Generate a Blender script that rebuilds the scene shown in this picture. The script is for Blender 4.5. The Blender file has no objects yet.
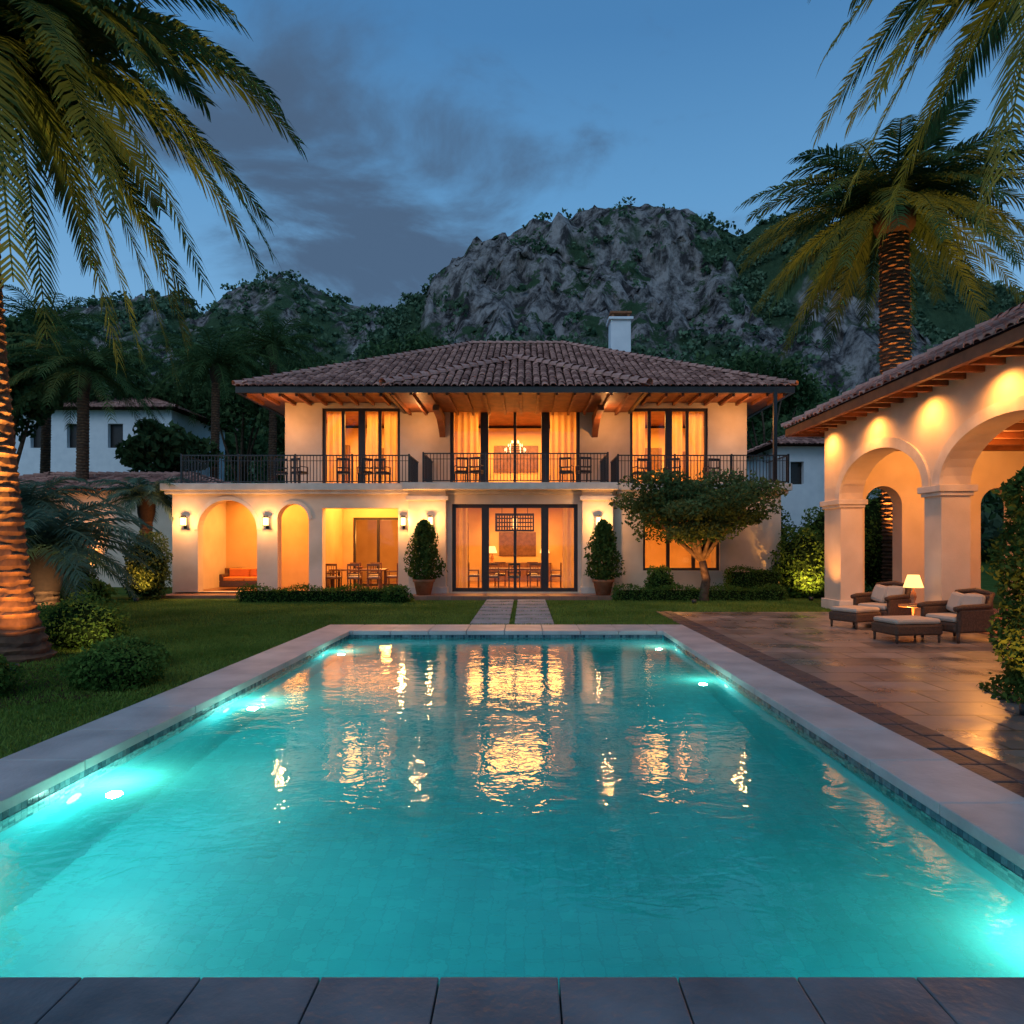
import bpy, math, random
import numpy as np
from mathutils import Vector, noise
random.seed(7); R=np.random.default_rng(7)
sc=bpy.context.scene
col=sc.collection
sc.view_settings.view_transform='Standard'; sc.view_settings.look='None'; sc.view_settings.exposure=0
# ---------------------------------------------------------------- materials
def newmat(name):
    m=bpy.data.materials.new(name); m.use_nodes=True
    nt=m.node_tree; nt.nodes.clear()
    out=nt.nodes.new('ShaderNodeOutputMaterial')
    return m,nt,out
def N(nt,t,**k):
    n=nt.nodes.new(t)
    for a,b in k.items(): setattr(n,a,b)
    return n
def L(nt,a,b): nt.links.new(a,b)
def mixc(nt,fac,a,b,blend='MIX'):
    n=N(nt,'ShaderNodeMix',data_type='RGBA',blend_type=blend)
    if hasattr(fac,'is_linked'): L(nt,fac,n.inputs[0])
    else: n.inputs[0].default_value=fac
    for s,v in ((6,a),(7,b)):
        if hasattr(v,'is_linked'): L(nt,v,n.inputs[s])
        else: n.inputs[s].default_value=(*v,1)
    return n.outputs[2]
def ramp(nt,fac,lo,hi):
    n=N(nt,'ShaderNodeMapRange'); L(nt,fac,n.inputs[0]); n.inputs[1].default_value=lo; n.inputs[2].default_value=hi
    return n.outputs[0]
def surf(name,c1,c2,scale=2.0,rough=.7,bump=.2,bscale=None,metal=0,bdist=.02,spec=.5,detail=4):
    m,nt,out=newmat(name)
    tc=N(nt,'ShaderNodeTexCoord'); nz=N(nt,'ShaderNodeTexNoise'); nz.inputs['Scale'].default_value=scale; nz.inputs['Detail'].default_value=detail
    L(nt,tc.outputs['Object'],nz.inputs['Vector'])
    c=mixc(nt,ramp(nt,nz.outputs[0],.32,.68),c1,c2)
    if rough>=.8:
        p=N(nt,'ShaderNodeBsdfDiffuse'); L(nt,c,p.inputs[0])
    else:
        p=N(nt,'ShaderNodeBsdfPrincipled'); L(nt,c,p.inputs['Base Color']); p.inputs['Roughness'].default_value=rough; p.inputs['Metallic'].default_value=metal
        p.inputs['Specular IOR Level'].default_value=spec
    if bump>0:
        n2=N(nt,'ShaderNodeTexNoise'); n2.inputs['Scale'].default_value=bscale or scale*8; n2.inputs['Detail'].default_value=3
        L(nt,tc.outputs['Object'],n2.inputs['Vector'])
        b=N(nt,'ShaderNodeBump'); b.inputs['Strength'].default_value=bump; b.inputs['Distance'].default_value=bdist
        L(nt,n2.outputs[0],b.inputs['Height']); L(nt,b.outputs[0],p.inputs['Normal'])
    L(nt,p.outputs[0],out.inputs[0]); return m
def brickmat(name,c1,c2,mortar,bw,rh,ms,rough=.5,offset=.5,bump=.4,nsc=1.5,var=.5,rot=0,rr=None):
    m,nt,out=newmat(name)
    tc=N(nt,'ShaderNodeTexCoord'); mp=N(nt,'ShaderNodeMapping'); L(nt,tc.outputs['Object'],mp.inputs[0])
    mp.inputs['Rotation'].default_value=rot if isinstance(rot,tuple) else (0,0,rot)
    b=N(nt,'ShaderNodeTexBrick'); b.offset=offset; b.inputs['Scale'].default_value=1; b.inputs['Brick Width'].default_value=bw; b.inputs['Row Height'].default_value=rh
    b.inputs['Mortar Size'].default_value=ms; b.inputs['Mortar Smooth'].default_value=.1; b.inputs['Bias'].default_value=0
    L(nt,mp.outputs[0],b.inputs['Vector'])
    b.inputs['Color1'].default_value=(*c1,1); b.inputs['Color2'].default_value=(*c2,1); b.inputs['Mortar'].default_value=(*mortar,1)
    nz=N(nt,'ShaderNodeTexNoise'); nz.inputs['Scale'].default_value=nsc; nz.inputs['Detail'].default_value=6; L(nt,tc.outputs['Object'],nz.inputs['Vector'])
    mr=N(nt,'ShaderNodeMapRange'); L(nt,nz.outputs[0],mr.inputs[0]); mr.inputs[1].default_value=.25; mr.inputs[2].default_value=.75; mr.inputs[3].default_value=1-var; mr.inputs[4].default_value=1+var*.5
    vm=N(nt,'ShaderNodeVectorMath',operation='SCALE'); L(nt,b.outputs[0],vm.inputs[0]); L(nt,mr.outputs[0],vm.inputs['Scale'])
    p=N(nt,'ShaderNodeBsdfPrincipled'); L(nt,vm.outputs[0],p.inputs['Base Color']); p.inputs['Roughness'].default_value=rough
    if rr:
        m2=N(nt,'ShaderNodeMapRange'); L(nt,nz.outputs[0],m2.inputs[0]); m2.inputs[1].default_value=.3; m2.inputs[2].default_value=.7; m2.inputs[3].default_value=rr[0]; m2.inputs[4].default_value=rr[1]; L(nt,m2.outputs[0],p.inputs['Roughness'])
    bp=N(nt,'ShaderNodeBump'); bp.inputs['Strength'].default_value=bump; bp.inputs['Distance'].default_value=.012; bp.invert=True
    ad=N(nt,'ShaderNodeMath',operation='MULTIPLY_ADD'); n2=N(nt,'ShaderNodeTexNoise'); n2.inputs['Scale'].default_value=14; L(nt,tc.outputs['Object'],n2.inputs['Vector'])
    L(nt,n2.outputs[0],ad.inputs[0]); ad.inputs[1].default_value=.35; L(nt,b.outputs['Fac'],ad.inputs[2])
    L(nt,ad.outputs[0],bp.inputs['Height']); L(nt,bp.outputs[0],p.inputs['Normal'])
    L(nt,p.outputs[0],out.inputs[0]); return m
def leafmat(name,c1,c2,trans=.3,rough=.6):
    m,nt,out=newmat(name)
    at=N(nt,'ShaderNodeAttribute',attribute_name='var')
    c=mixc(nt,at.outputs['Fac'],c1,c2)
    p=N(nt,'ShaderNodeBsdfDiffuse'); L(nt,c,p.inputs[0])
    t=N(nt,'ShaderNodeBsdfTranslucent'); L(nt,c,t.inputs[0])
    mx=N(nt,'ShaderNodeMixShader'); mx.inputs[0].default_value=trans; L(nt,p.outputs[0],mx.inputs[1]); L(nt,t.outputs[0],mx.inputs[2])
    L(nt,mx.outputs[0],out.inputs[0]); return m
def varmat(name,c1,c2,rough=.7,scale=12):
    m,nt,out=newmat(name)
    at=N(nt,'ShaderNodeAttribute',attribute_name='var'); c=mixc(nt,at.outputs['Fac'],c1,c2)
    tc=N(nt,'ShaderNodeTexCoord'); nz=N(nt,'ShaderNodeTexNoise'); nz.inputs['Scale'].default_value=scale; L(nt,tc.outputs['Object'],nz.inputs['Vector'])
    mr=N(nt,'ShaderNodeMapRange'); L(nt,nz.outputs[0],mr.inputs[0]); mr.inputs[3].default_value=.5; mr.inputs[4].default_value=1.4
    vm=N(nt,'ShaderNodeVectorMath',operation='SCALE'); L(nt,c,vm.inputs[0]); L(nt,mr.outputs[0],vm.inputs['Scale'])
    p=N(nt,'ShaderNodeBsdfPrincipled'); L(nt,vm.outputs[0],p.inputs['Base Color']); p.inputs['Roughness'].default_value=rough
    L(nt,p.outputs[0],out.inputs[0]); return m
def emis(name,c,s):
    m,nt,out=newmat(name); e=N(nt,'ShaderNodeEmission'); e.inputs[0].default_value=(*c,1); e.inputs[1].default_value=s; L(nt,e.outputs[0],out.inputs[0])
    try: m.cycles.emission_sampling='NONE'
    except Exception: pass
    return m
def fabric(name,c,trans=.45):
    m,nt,out=newmat(name); d=N(nt,'ShaderNodeBsdfDiffuse'); t=N(nt,'ShaderNodeBsdfTranslucent'); mx=N(nt,'ShaderNodeMixShader'); mx.inputs[0].default_value=trans
    tc=N(nt,'ShaderNodeTexCoord'); nz=N(nt,'ShaderNodeTexNoise'); nz.inputs['Scale'].default_value=5; L(nt,tc.outputs['Object'],nz.inputs['Vector'])
    cc=mixc(nt,nz.outputs[0],tuple(x*.8 for x in c),c); L(nt,cc,d.inputs[0]); L(nt,cc,t.inputs[0])
    L(nt,d.outputs[0],mx.inputs[1]); L(nt,t.outputs[0],mx.inputs[2]); L(nt,mx.outputs[0],out.inputs[0]); return m
M={}
M['plaster']=surf('plaster',(.57,.46,.34),(.69,.57,.44),1.3,.85,.15,30)
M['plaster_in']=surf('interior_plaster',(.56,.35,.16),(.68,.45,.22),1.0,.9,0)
M['trim']=surf('stone_trim',(.55,.47,.38),(.67,.59,.49),3,.8,.15,30)
M['white']=surf('white_paint',(.74,.76,.78),(.84,.85,.86),2,.8,.1)
M['wood']=surf('soffit_wood',(.13,.042,.015),(.24,.08,.028),3,.6,.2,20)
M['darkmetal']=surf('dark_metal',(.012,.012,.013),(.02,.02,.02),5,.4,0)
M['frame']=surf('window_frame',(.018,.013,.01),(.03,.02,.015),5,.45,0)
M['tilefloor']=brickmat('terracotta_floor',(.30,.13,.07),(.36,.17,.10),(.2,.12,.08),.4,.4,.01,.35,0)
M['rooftile']=varmat('roof_tile',(.20,.082,.06),(.58,.29,.22),.75)
M['roofdeck']=surf('roof_deck',(.05,.026,.02),(.07,.035,.03),3,.9,0)
M['coping']=surf('limestone_coping',(.33,.32,.305),(.51,.49,.46),1.6,.5,.3,25)
M['slate']=surf('slate_coping',(.07,.085,.095),(.16,.18,.19),2.2,.42,.35,20)
M['patio']=brickmat('patio_flagstone',(.12,.108,.10),(.26,.215,.185),(.03,.027,.025),.95,.6,.016,.4,.5,.45,1.1,.6,rr=(.2,.48))
M['brickband']=surf('brick_paver',(.035,.028,.028),(.085,.062,.058),7,.5,.4,30)
M['step']=surf('stepping_stone',(.30,.27,.24),(.44,.40,.36),2.5,.8,.3,20)
PT=((.015,.31,.38),(.025,.36,.43),(.02,.285,.35))
M['pooltile']=brickmat('pool_tile',*PT,.13,.13,.006,.45,0,.05,.7,.35)
M['poolwall']=brickmat('pool_wall_tile',*PT,.13,.13,.006,.5,0,.05,.7,.35,rot=(math.radians(90),0,math.radians(90)))
M['mosaic']=varmat('mosaic_tile',(.015,.05,.075),(.14,.26,.28),.25,30)
M['soil']=surf('mulch',(.035,.022,.014),(.08,.05,.03),6,.95,.8,30)
M['bark']=surf('tree_bark',(.06,.042,.03),(.14,.10,.07),7,.9,.6,25)
M['palmbark']=varmat('palm_bark',(.05,.024,.013),(.24,.12,.058),.9,14)
M['terracotta']=surf('terracotta',(.30,.12,.06),(.42,.19,.10),5,.8,.2)
M['wicker']=surf('wicker',(.055,.025,.012),(.12,.055,.028),30,.6,.8,90)
M['cushion']=fabric('cushion_fabric',(.58,.48,.37),.1)
M['redcushion']=fabric('sofa_fabric',(.75,.24,.05),.05)
M['tablewood']=surf('table_wood',(.11,.045,.02),(.19,.085,.04),6,.4,.1)
M['curtain']=fabric('curtain_fabric',(.82,.56,.27),.5)
M['lamp']=emis('lamp_glow',(1,.60,.24),5)
M['shade']=emis('lamp_shade_glow',(1,.48,.14),3.0)
M['poollamp']=emis('pool_lamp_glow',(.9,1,.7),2.0)
m,nt,out=newmat('window_glass'); t=N(nt,'ShaderNodeBsdfTransparent'); g=N(nt,'ShaderNodeBsdfGlossy'); g.inputs['Roughness'].default_value=.03
mx=N(nt,'ShaderNodeMixShader'); mx.inputs[0].default_value=.05; L(nt,t.outputs[0],mx.inputs[1]); L(nt,g.outputs[0],mx.inputs[2]); L(nt,mx.outputs[0],out.inputs[0]); M['glass']=m
# water
m,nt,out=newmat('pool_water'); tc=N(nt,'ShaderNodeTexCoord')
mp=N(nt,'ShaderNodeMapping'); mp.inputs['Scale'].default_value=(.8,1.0,1); L(nt,tc.outputs['Object'],mp.inputs[0])
n1=N(nt,'ShaderNodeTexNoise'); n1.inputs['Scale'].default_value=3.2; n1.inputs['Detail'].default_value=3; n1.inputs['Roughness'].default_value=.55; n1.inputs['Distortion'].default_value=.5; L(nt,mp.outputs[0],n1.inputs['Vector'])
n2=N(nt,'ShaderNodeTexNoise'); n2.inputs['Scale'].default_value=13; n2.inputs['Detail'].default_value=2; L(nt,mp.outputs[0],n2.inputs['Vector'])
ma=N(nt,'ShaderNodeMath',operation='MULTIPLY_ADD'); L(nt,n2.outputs[0],ma.inputs[0]); ma.inputs[1].default_value=.24; L(nt,n1.outputs[0],ma.inputs[2])
bp=N(nt,'ShaderNodeBump'); bp.inputs['Strength'].default_value=.28; bp.inputs['Distance'].default_value=.026; L(nt,ma.outputs[0],bp.inputs['Height'])
fr=N(nt,'ShaderNodeFresnel'); fr.inputs[0].default_value=1.42; L(nt,bp.outputs[0],fr.inputs['Normal'])
rf=N(nt,'ShaderNodeBsdfRefraction'); rf.inputs['IOR'].default_value=1.33; rf.inputs['Roughness'].default_value=0.0; rf.inputs[0].default_value=(.68,.98,.99,1); L(nt,bp.outputs[0],rf.inputs['Normal'])
tl=N(nt,'ShaderNodeBsdfTranslucent'); tl.inputs[0].default_value=(.15,.82,.80,1)
gl=N(nt,'ShaderNodeBsdfGlossy'); gl.inputs['Roughness'].default_value=.03; L(nt,bp.outputs[0],gl.inputs['Normal'])
m1=N(nt,'ShaderNodeMixShader'); m1.inputs[0].default_value=.20; L(nt,rf.outputs[0],m1.inputs[1]); L(nt,tl.outputs[0],m1.inputs[2])
m2=N(nt,'ShaderNodeMixShader'); L(nt,fr.outputs[0],m2.inputs[0]); L(nt,m1.outputs[0],m2.inputs[1]); L(nt,gl.outputs[0],m2.inputs[2])
L(nt,m2.outputs[0],out.inputs[0]); M['water']=m
M['grassground']=surf('grass_ground',(.055,.095,.02),(.12,.18,.045),1.4,.95,.7,40,bdist=.04)
M['grass']=leafmat('grass_blades',(.07,.14,.022),(.21,.31,.065),.3)
M['palm']=leafmat('palm_leaf',(.04,.085,.032),(.11,.175,.06),.35,.45)
M['bluepalm']=leafmat('blue_palm_leaf',(.07,.13,.09),(.15,.24,.16),.3)
M['leaf']=leafmat('hedge_leaf',(.04,.10,.02),(.15,.25,.055),.3)
M['olive']=leafmat('olive_leaf',(.045,.085,.03),(.14,.20,.075),.3)
M['forest']=leafmat('forest_leaf',(.03,.07,.028),(.12,.18,.07),.2)
M['hazedforest']=leafmat('haze_tinted_leaf',(.045,.095,.055),(.15,.225,.13),.1,.9)  # distance haze painted into the leaf colour as a lighter blue-green
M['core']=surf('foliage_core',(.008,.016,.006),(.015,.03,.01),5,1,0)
M['coneleaf']=leafmat('cypress_leaf',(.04,.075,.018),(.14,.20,.045),.3)
m,nt,out=newmat('mountain_ground'); at=N(nt,'ShaderNodeAttribute',attribute_name='var'); tc=N(nt,'ShaderNodeTexCoord')
mp=N(nt,'ShaderNodeMapping'); mp.inputs['Scale'].default_value=(1,1,.45); L(nt,tc.outputs['Object'],mp.inputs[0])
n1=N(nt,'ShaderNodeTexNoise'); n1.inputs['Scale'].default_value=.28; n1.inputs['Detail'].default_value=10; n1.inputs['Roughness'].default_value=.72; L(nt,mp.outputs[0],n1.inputs['Vector'])
rock=mixc(nt,ramp(nt,n1.outputs[0],.42,.60),(.065,.06,.06),(.50,.44,.41))
n2=N(nt,'ShaderNodeTexNoise'); n2.inputs['Scale'].default_value=.5; n2.inputs['Detail'].default_value=7; L(nt,tc.outputs['Object'],n2.inputs['Vector'])
gr=mixc(nt,n2.outputs[0],(.03,.065,.035),(.10,.16,.08))
n3=N(nt,'ShaderNodeTexNoise'); n3.inputs['Scale'].default_value=.11; n3.inputs['Detail'].default_value=9; n3.inputs['Roughness'].default_value=.68; L(nt,tc.outputs['Object'],n3.inputs['Vector'])
rm=N(nt,'ShaderNodeMath',operation='MULTIPLY'); L(nt,at.outputs['Fac'],rm.inputs[0]); r3=N(nt,'ShaderNodeMapRange'); L(nt,n3.outputs[0],r3.inputs[0]); r3.inputs[1].default_value=.61; r3.inputs[2].default_value=.52; L(nt,r3.outputs[0],rm.inputs[1])
c=mixc(nt,ramp(nt,rm.outputs[0],.18,.6),gr,rock)
p=N(nt,'ShaderNodeBsdfDiffuse'); L(nt,c,p.inputs[0])
bp=N(nt,'ShaderNodeBump'); bp.inputs['Strength'].default_value=1; bp.inputs['Distance'].default_value=3.5; L(nt,n1.outputs[0],bp.inputs['Height']); L(nt,bp.outputs[0],p.inputs['Normal'])
L(nt,p.outputs[0],out.inputs[0]); M['mountain']=m
# ---------------------------------------------------------------- mesh helpers
def link(o,parent=None):
    col.objects.link(o)
    if parent: o.parent=parent
    return o
def empty(name,loc=(0,0,0),rz=0):
    o=bpy.data.objects.new(name,None); o.location=loc; o.rotation_euler=(0,0,rz); o.empty_display_size=.2; return link(o)
def mk(name,V,F,mat,parent=None,attr=None,smooth=False,bevel=0):
    V=np.asarray(V,dtype=np.float32).reshape(-1,3); me=bpy.data.meshes.new(name)
    if isinstance(F,np.ndarray):
        k=F.shape[1]; me.vertices.add(len(V)); me.vertices.foreach_set('co',V.ravel())
        me.loops.add(F.size); me.loops.foreach_set('vertex_index',F.ravel().astype(np.int32))
        me.polygons.add(len(F)); me.polygons.foreach_set('loop_start',np.arange(0,F.size,k,dtype=np.int32))
        me.update(calc_edges=True)
    else: me.from_pydata(V.tolist(),[],F); me.update()
    if attr is not None:
        a=me.attributes.new('var','FLOAT','POINT'); a.data.foreach_set('value',np.asarray(attr,dtype=np.float32))
    if smooth: me.polygons.foreach_set('use_smooth',[True]*len(me.polygons))
    me.materials.append(M[mat]); o=bpy.data.objects.new(name,me); link(o,parent)
    if bevel:
        b=o.modifiers.new('b','BEVEL'); b.width=bevel; b.segments=2; b.limit_method='ANGLE'
    return o
BF=[(0,3,2,1),(4,5,6,7),(0,1,5,4),(1,2,6,5),(2,3,7,6),(3,0,4,7)]
def bv(b):
    x0,x1,y0,y1,z0,z1=b
    return [(x0,y0,z0),(x1,y0,z0),(x1,y1,z0),(x0,y1,z0),(x0,y0,z1),(x1,y0,z1),(x1,y1,z1),(x0,y1,z1)]
def boxes(name,bs,mat,parent=None,bevel=0,attr=False):
    V=[];F=[];A=[]
    for b in bs:
        k=len(V); V+=bv(b); F+=[tuple(i+k for i in f) for f in BF]; A+=[random.random()]*8
    return mk(name,V,F,mat,parent,A if attr else None,bevel=bevel)
def box(name,x0,x1,y0,y1,z0,z1,mat,parent=None,bevel=0): return boxes(name,[(x0,x1,y0,y1,z0,z1)],mat,parent,bevel)
def tube(pts,rad,seg=8):
    V=[];F=[]; n=len(pts)
    for i,p in enumerate(pts):
        p=Vector(p); d=(Vector(pts[min(i+1,n-1)])-Vector(pts[max(i-1,0)])).normalized()
        a=d.cross(Vector((0.31,1,.17))).normalized(); b=d.cross(a)
        for j in range(seg):
            t=2*math.pi*j/seg; V.append(tuple(p+(a*math.cos(t)+b*math.sin(t))*rad[i]))
    for i in range(n-1):
        for j in range(seg):
            F.append((i*seg+j,i*seg+(j+1)%seg,(i+1)*seg+(j+1)%seg,(i+1)*seg+j))
    F.append(tuple(range(seg))[::-1]); F.append(tuple((n-1)*seg+j for j in range(seg)))
    return V,F
def tubes(name,lst,mat,parent=None,seg=8):
    V=[];F=[]
    for pts,rad in lst:
        v,f=tube(pts,rad,seg); k=len(V); V+=v; F+=[tuple(i+k for i in g) for g in f]
    return mk(name,V,F,mat,parent,smooth=True)
def lathe(name,prof,c,mat,parent=None,seg=24):
    V=[];F=[]
    for r,z in prof:
        for j in range(seg):
            t=2*math.pi*j/seg; V.append((c[0]+r*math.cos(t),c[1]+r*math.sin(t),c[2]+z))
    for i in range(len(prof)-1):
        for j in range(seg): F.append((i*seg+j,i*seg+(j+1)%seg,(i+1)*seg+(j+1)%seg,(i+1)*seg+j))
    return mk(name,V,F,mat,parent,smooth=True)
def wall(name,axis,u0,u1,off,th,z0,z1,ops,mat,parent):
    V=[];F=[]
    P=(lambda u,w,z:(u,off+w,z)) if axis=='x' else (lambda u,w,z:(off+w,u,z))
    def q(a,b,c,d):
        k=len(V); V.extend([a,b,c,d]); F.append((k,k+1,k+2,k+3))
    def panel(a,b,la,lb,ta,tb):
        for w in (0,th): q(P(a,w,la),P(b,w,lb),P(b,w,tb),P(a,w,ta))
    def solid(a,b):
        if b-a<1e-4: return
        panel(a,b,z0,z0,z1,z1); q(P(a,0,z1),P(b,0,z1),P(b,th,z1),P(a,th,z1))
    cur=u0
    for (a,b,zb,zs,rise) in sorted(ops):
        solid(cur,a)
        if zb>z0: panel(a,b,z0,z0,zb,zb); q(P(a,0,zb),P(b,0,zb),P(b,th,zb),P(a,th,zb))
        for u in (a,b): q(P(u,0,zb),P(u,th,zb),P(u,th,zs),P(u,0,zs))
        n=20 if rise else 1; c=(a+b)/2; r=(b-a)/2
        if rise: us=[c-r*math.cos(math.pi*i/n) for i in range(n+1)]
        else: us=[a,b]
        zl=lambda u: zs+(rise*math.sqrt(max(0,1-((u-c)/r)**2)) if rise else 0)
        for i in range(n):
            panel(us[i],us[i+1],zl(us[i]),zl(us[i+1]),z1,z1)
            q(P(us[i],0,zl(us[i])),P(us[i+1],0,zl(us[i+1])),P(us[i+1],th,zl(us[i+1])),P(us[i],th,zl(us[i])))
        q(P(a,0,z1),P(b,0,z1),P(b,th,z1),P(a,th,z1))
        cur=b
    solid(cur,u1)
    for u in (u0,u1): q(P(u,0,z0),P(u,th,z0),P(u,th,z1),P(u,0,z1))
    return mk(name,V,F,mat,parent)
def archtrim(name,axis,a,b,off,proud,zs,rise,bw,mat,parent):
    V=[];F=[]; P=(lambda u,w,z:(u,off+w,z)) if axis=='x' else (lambda u,w,z:(off+w,u,z))
    c=(a+b)/2; r=(b-a)/2; n=24
    for i in range(n+1):
        t=math.pi*i/n
        for (rr,ri) in ((r-.003,rise-.003),(r+bw,rise+bw)):
            for w in (.02,-proud): V.append(P(c-rr*math.cos(t),w,zs+ri*math.sin(t)))
    for i in range(n):
        k=i*4; m_=k+4
        F+= [(k+1,k+3,m_+3,m_+1),(k,k+1,m_+1,m_),(k+2,m_+2,m_+3,k+3)]
    F+=[(0,1,3,2),(n*4,n*4+2,n*4+3,n*4+1)]
    return mk(name,V,F,mat,parent)
def light(name,kind,loc,power,color,parent=None,size=.1,aim=None,spot=90,blend=.6):
    l=bpy.data.lights.new(name,kind); l.energy=power; l.color=color
    if kind=='POINT': l.shadow_soft_size=size
    if kind=='AREA': l.size=size
    if kind=='SPOT': l.shadow_soft_size=size; l.spot_size=math.radians(spot); l.spot_blend=blend
    o=bpy.data.objects.new(name,l); o.location=loc
    if aim is not None: o.rotation_euler=(Vector(aim)-Vector(loc)).to_track_quat('-Z','Y').to_euler()
    return link(o,parent)
WARM=(1,.38,.08); WARM2=(1,.44,.13); ROOM=(1,.43,.09)
def unit(n):
    v=R.normal(size=(n,3)); return v/np.linalg.norm(v,axis=1)[:,None]
def quads(C,s,asp=.5,bias=None):
    n=len(C); a=unit(n)
    if bias is not None: a=a+np.array(bias); a/=np.linalg.norm(a,axis=1)[:,None]
    b=np.cross(a,unit(n)); b/=np.linalg.norm(b,axis=1)[:,None]
    s=np.asarray(s).reshape(-1,1)*np.ones((n,1))
    V=np.stack([C-a*s,C+b*s*asp,C+a*s,C-b*s*asp],1).reshape(-1,3)
    return V,np.arange(n*4).reshape(-1,4)
def leaves(name,C,s,mat,parent=None,asp=.5,var=None,bias=None):
    n=len(C); s=s*R.uniform(.6,1.3,n); V,F=quads(C,s,asp,bias)
    v=R.random(n)*.6 if var is None else np.clip(var+R.normal(size=n)*.15,0,1)
    return mk(name,V,F,mat,parent,np.repeat(v,4))
def blob(c,r,n,inner=.55):
    d=unit(n); rr=R.uniform(inner**3,1.08,n)**(1/3)
    ph=R.uniform(0,6,6); lump=1+.13*np.sin(d[:,0]*5+ph[0])*np.sin(d[:,1]*5+ph[1])+.10*np.sin(d[:,2]*7+ph[2]+d[:,0]*4)
    return np.array(c)+d*np.array(r)*(rr*lump)[:,None]
def hedge_box(name,x0,x1,y0,y1,h,ls=.035,dens=700,mat='leaf',z=0):
    e=empty(name)
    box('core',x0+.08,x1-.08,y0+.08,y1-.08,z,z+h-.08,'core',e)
    pts=[]
    A=[(x1-x0)*(y1-y0),(x1-x0)*h,(y1-y0)*h,(y1-y0)*h,(x1-x0)*h]
    for i,a in enumerate(A):
        n=int(a*dens); u=R.random(n); w=R.random(n); k=R.normal(size=n)*.045
        if i==0: p=np.stack([x0+u*(x1-x0),y0+w*(y1-y0),h+k+.06*np.sin(u*(x1-x0)*4)],1)
        elif i==1: p=np.stack([x0+u*(x1-x0),y0+k,w*h],1)
        elif i==4: p=np.stack([x0+u*(x1-x0),y1+k,w*h],1)
        elif i==2: p=np.stack([x0+k,y0+u*(y1-y0),w*h],1)
        else: p=np.stack([x1+k,y0+u*(y1-y0),w*h],1)
        pts.append(p+np.array([0,0,z]))
    leaves('leaves',np.concatenate(pts),ls,mat,e); return e
def bush(name,c,r,n,ls=.045,mat='leaf'):
    e=empty(name); c=np.array(c,float)
    V,F=[],[]
    for i in range(9):
        for j in range(16):
            t=math.pi*i/8; p=2*math.pi*j/16; V.append((c[0]+r[0]*.78*math.sin(t)*math.cos(p),c[1]+r[1]*.78*math.sin(t)*math.sin(p),c[2]+r[2]*.78*math.cos(t)))
    for i in range(8):
        for j in range(16): F.append((i*16+j,i*16+(j+1)%16,(i+1)*16+(j+1)%16,(i+1)*16+j))
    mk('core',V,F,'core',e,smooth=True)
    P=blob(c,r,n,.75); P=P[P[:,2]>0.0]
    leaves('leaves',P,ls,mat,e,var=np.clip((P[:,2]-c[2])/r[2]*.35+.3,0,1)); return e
def tree(name,base,crown,cr,nb,per,ls,tr,mat='forest',trunkmat='bark',limbs=6,br=.42):
    e=empty(name); base=Vector(base); crown=np.array(crown,float); cr=np.array(cr,float)
    B=[];T=[]
    d=unit(nb)*R.uniform(.35,.85,nb)[:,None]
    pts=[]; vv=[]
    for i in range(nb):
        c=crown+d[i]*cr; r=cr*br*R.uniform(.7,1.25); r[2]*=.8
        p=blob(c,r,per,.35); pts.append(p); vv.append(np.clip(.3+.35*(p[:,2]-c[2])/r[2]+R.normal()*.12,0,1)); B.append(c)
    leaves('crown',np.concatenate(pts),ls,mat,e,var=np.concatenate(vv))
    fork=base.lerp(Vector(crown),.45)
    mid=base.lerp(fork,.5)+Vector((tr*.8,0,0))
    T.append(([base-Vector((0,0,.1)),base+Vector((0,0,.15)),mid,fork],[tr*1.6,tr*1.1,tr*.9,tr*.75]))
    for i in range(min(limbs,nb)):
        c=Vector(B[i]); m_=fork.lerp(c,.5)+Vector((random.uniform(-.2,.2),random.uniform(-.2,.2),.15))
        T.append(([fork-Vector((0,0,.1)),m_,c],[tr*.55,tr*.35,tr*.1]))
    tubes('trunk',T,trunkmat,e); return e
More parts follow.
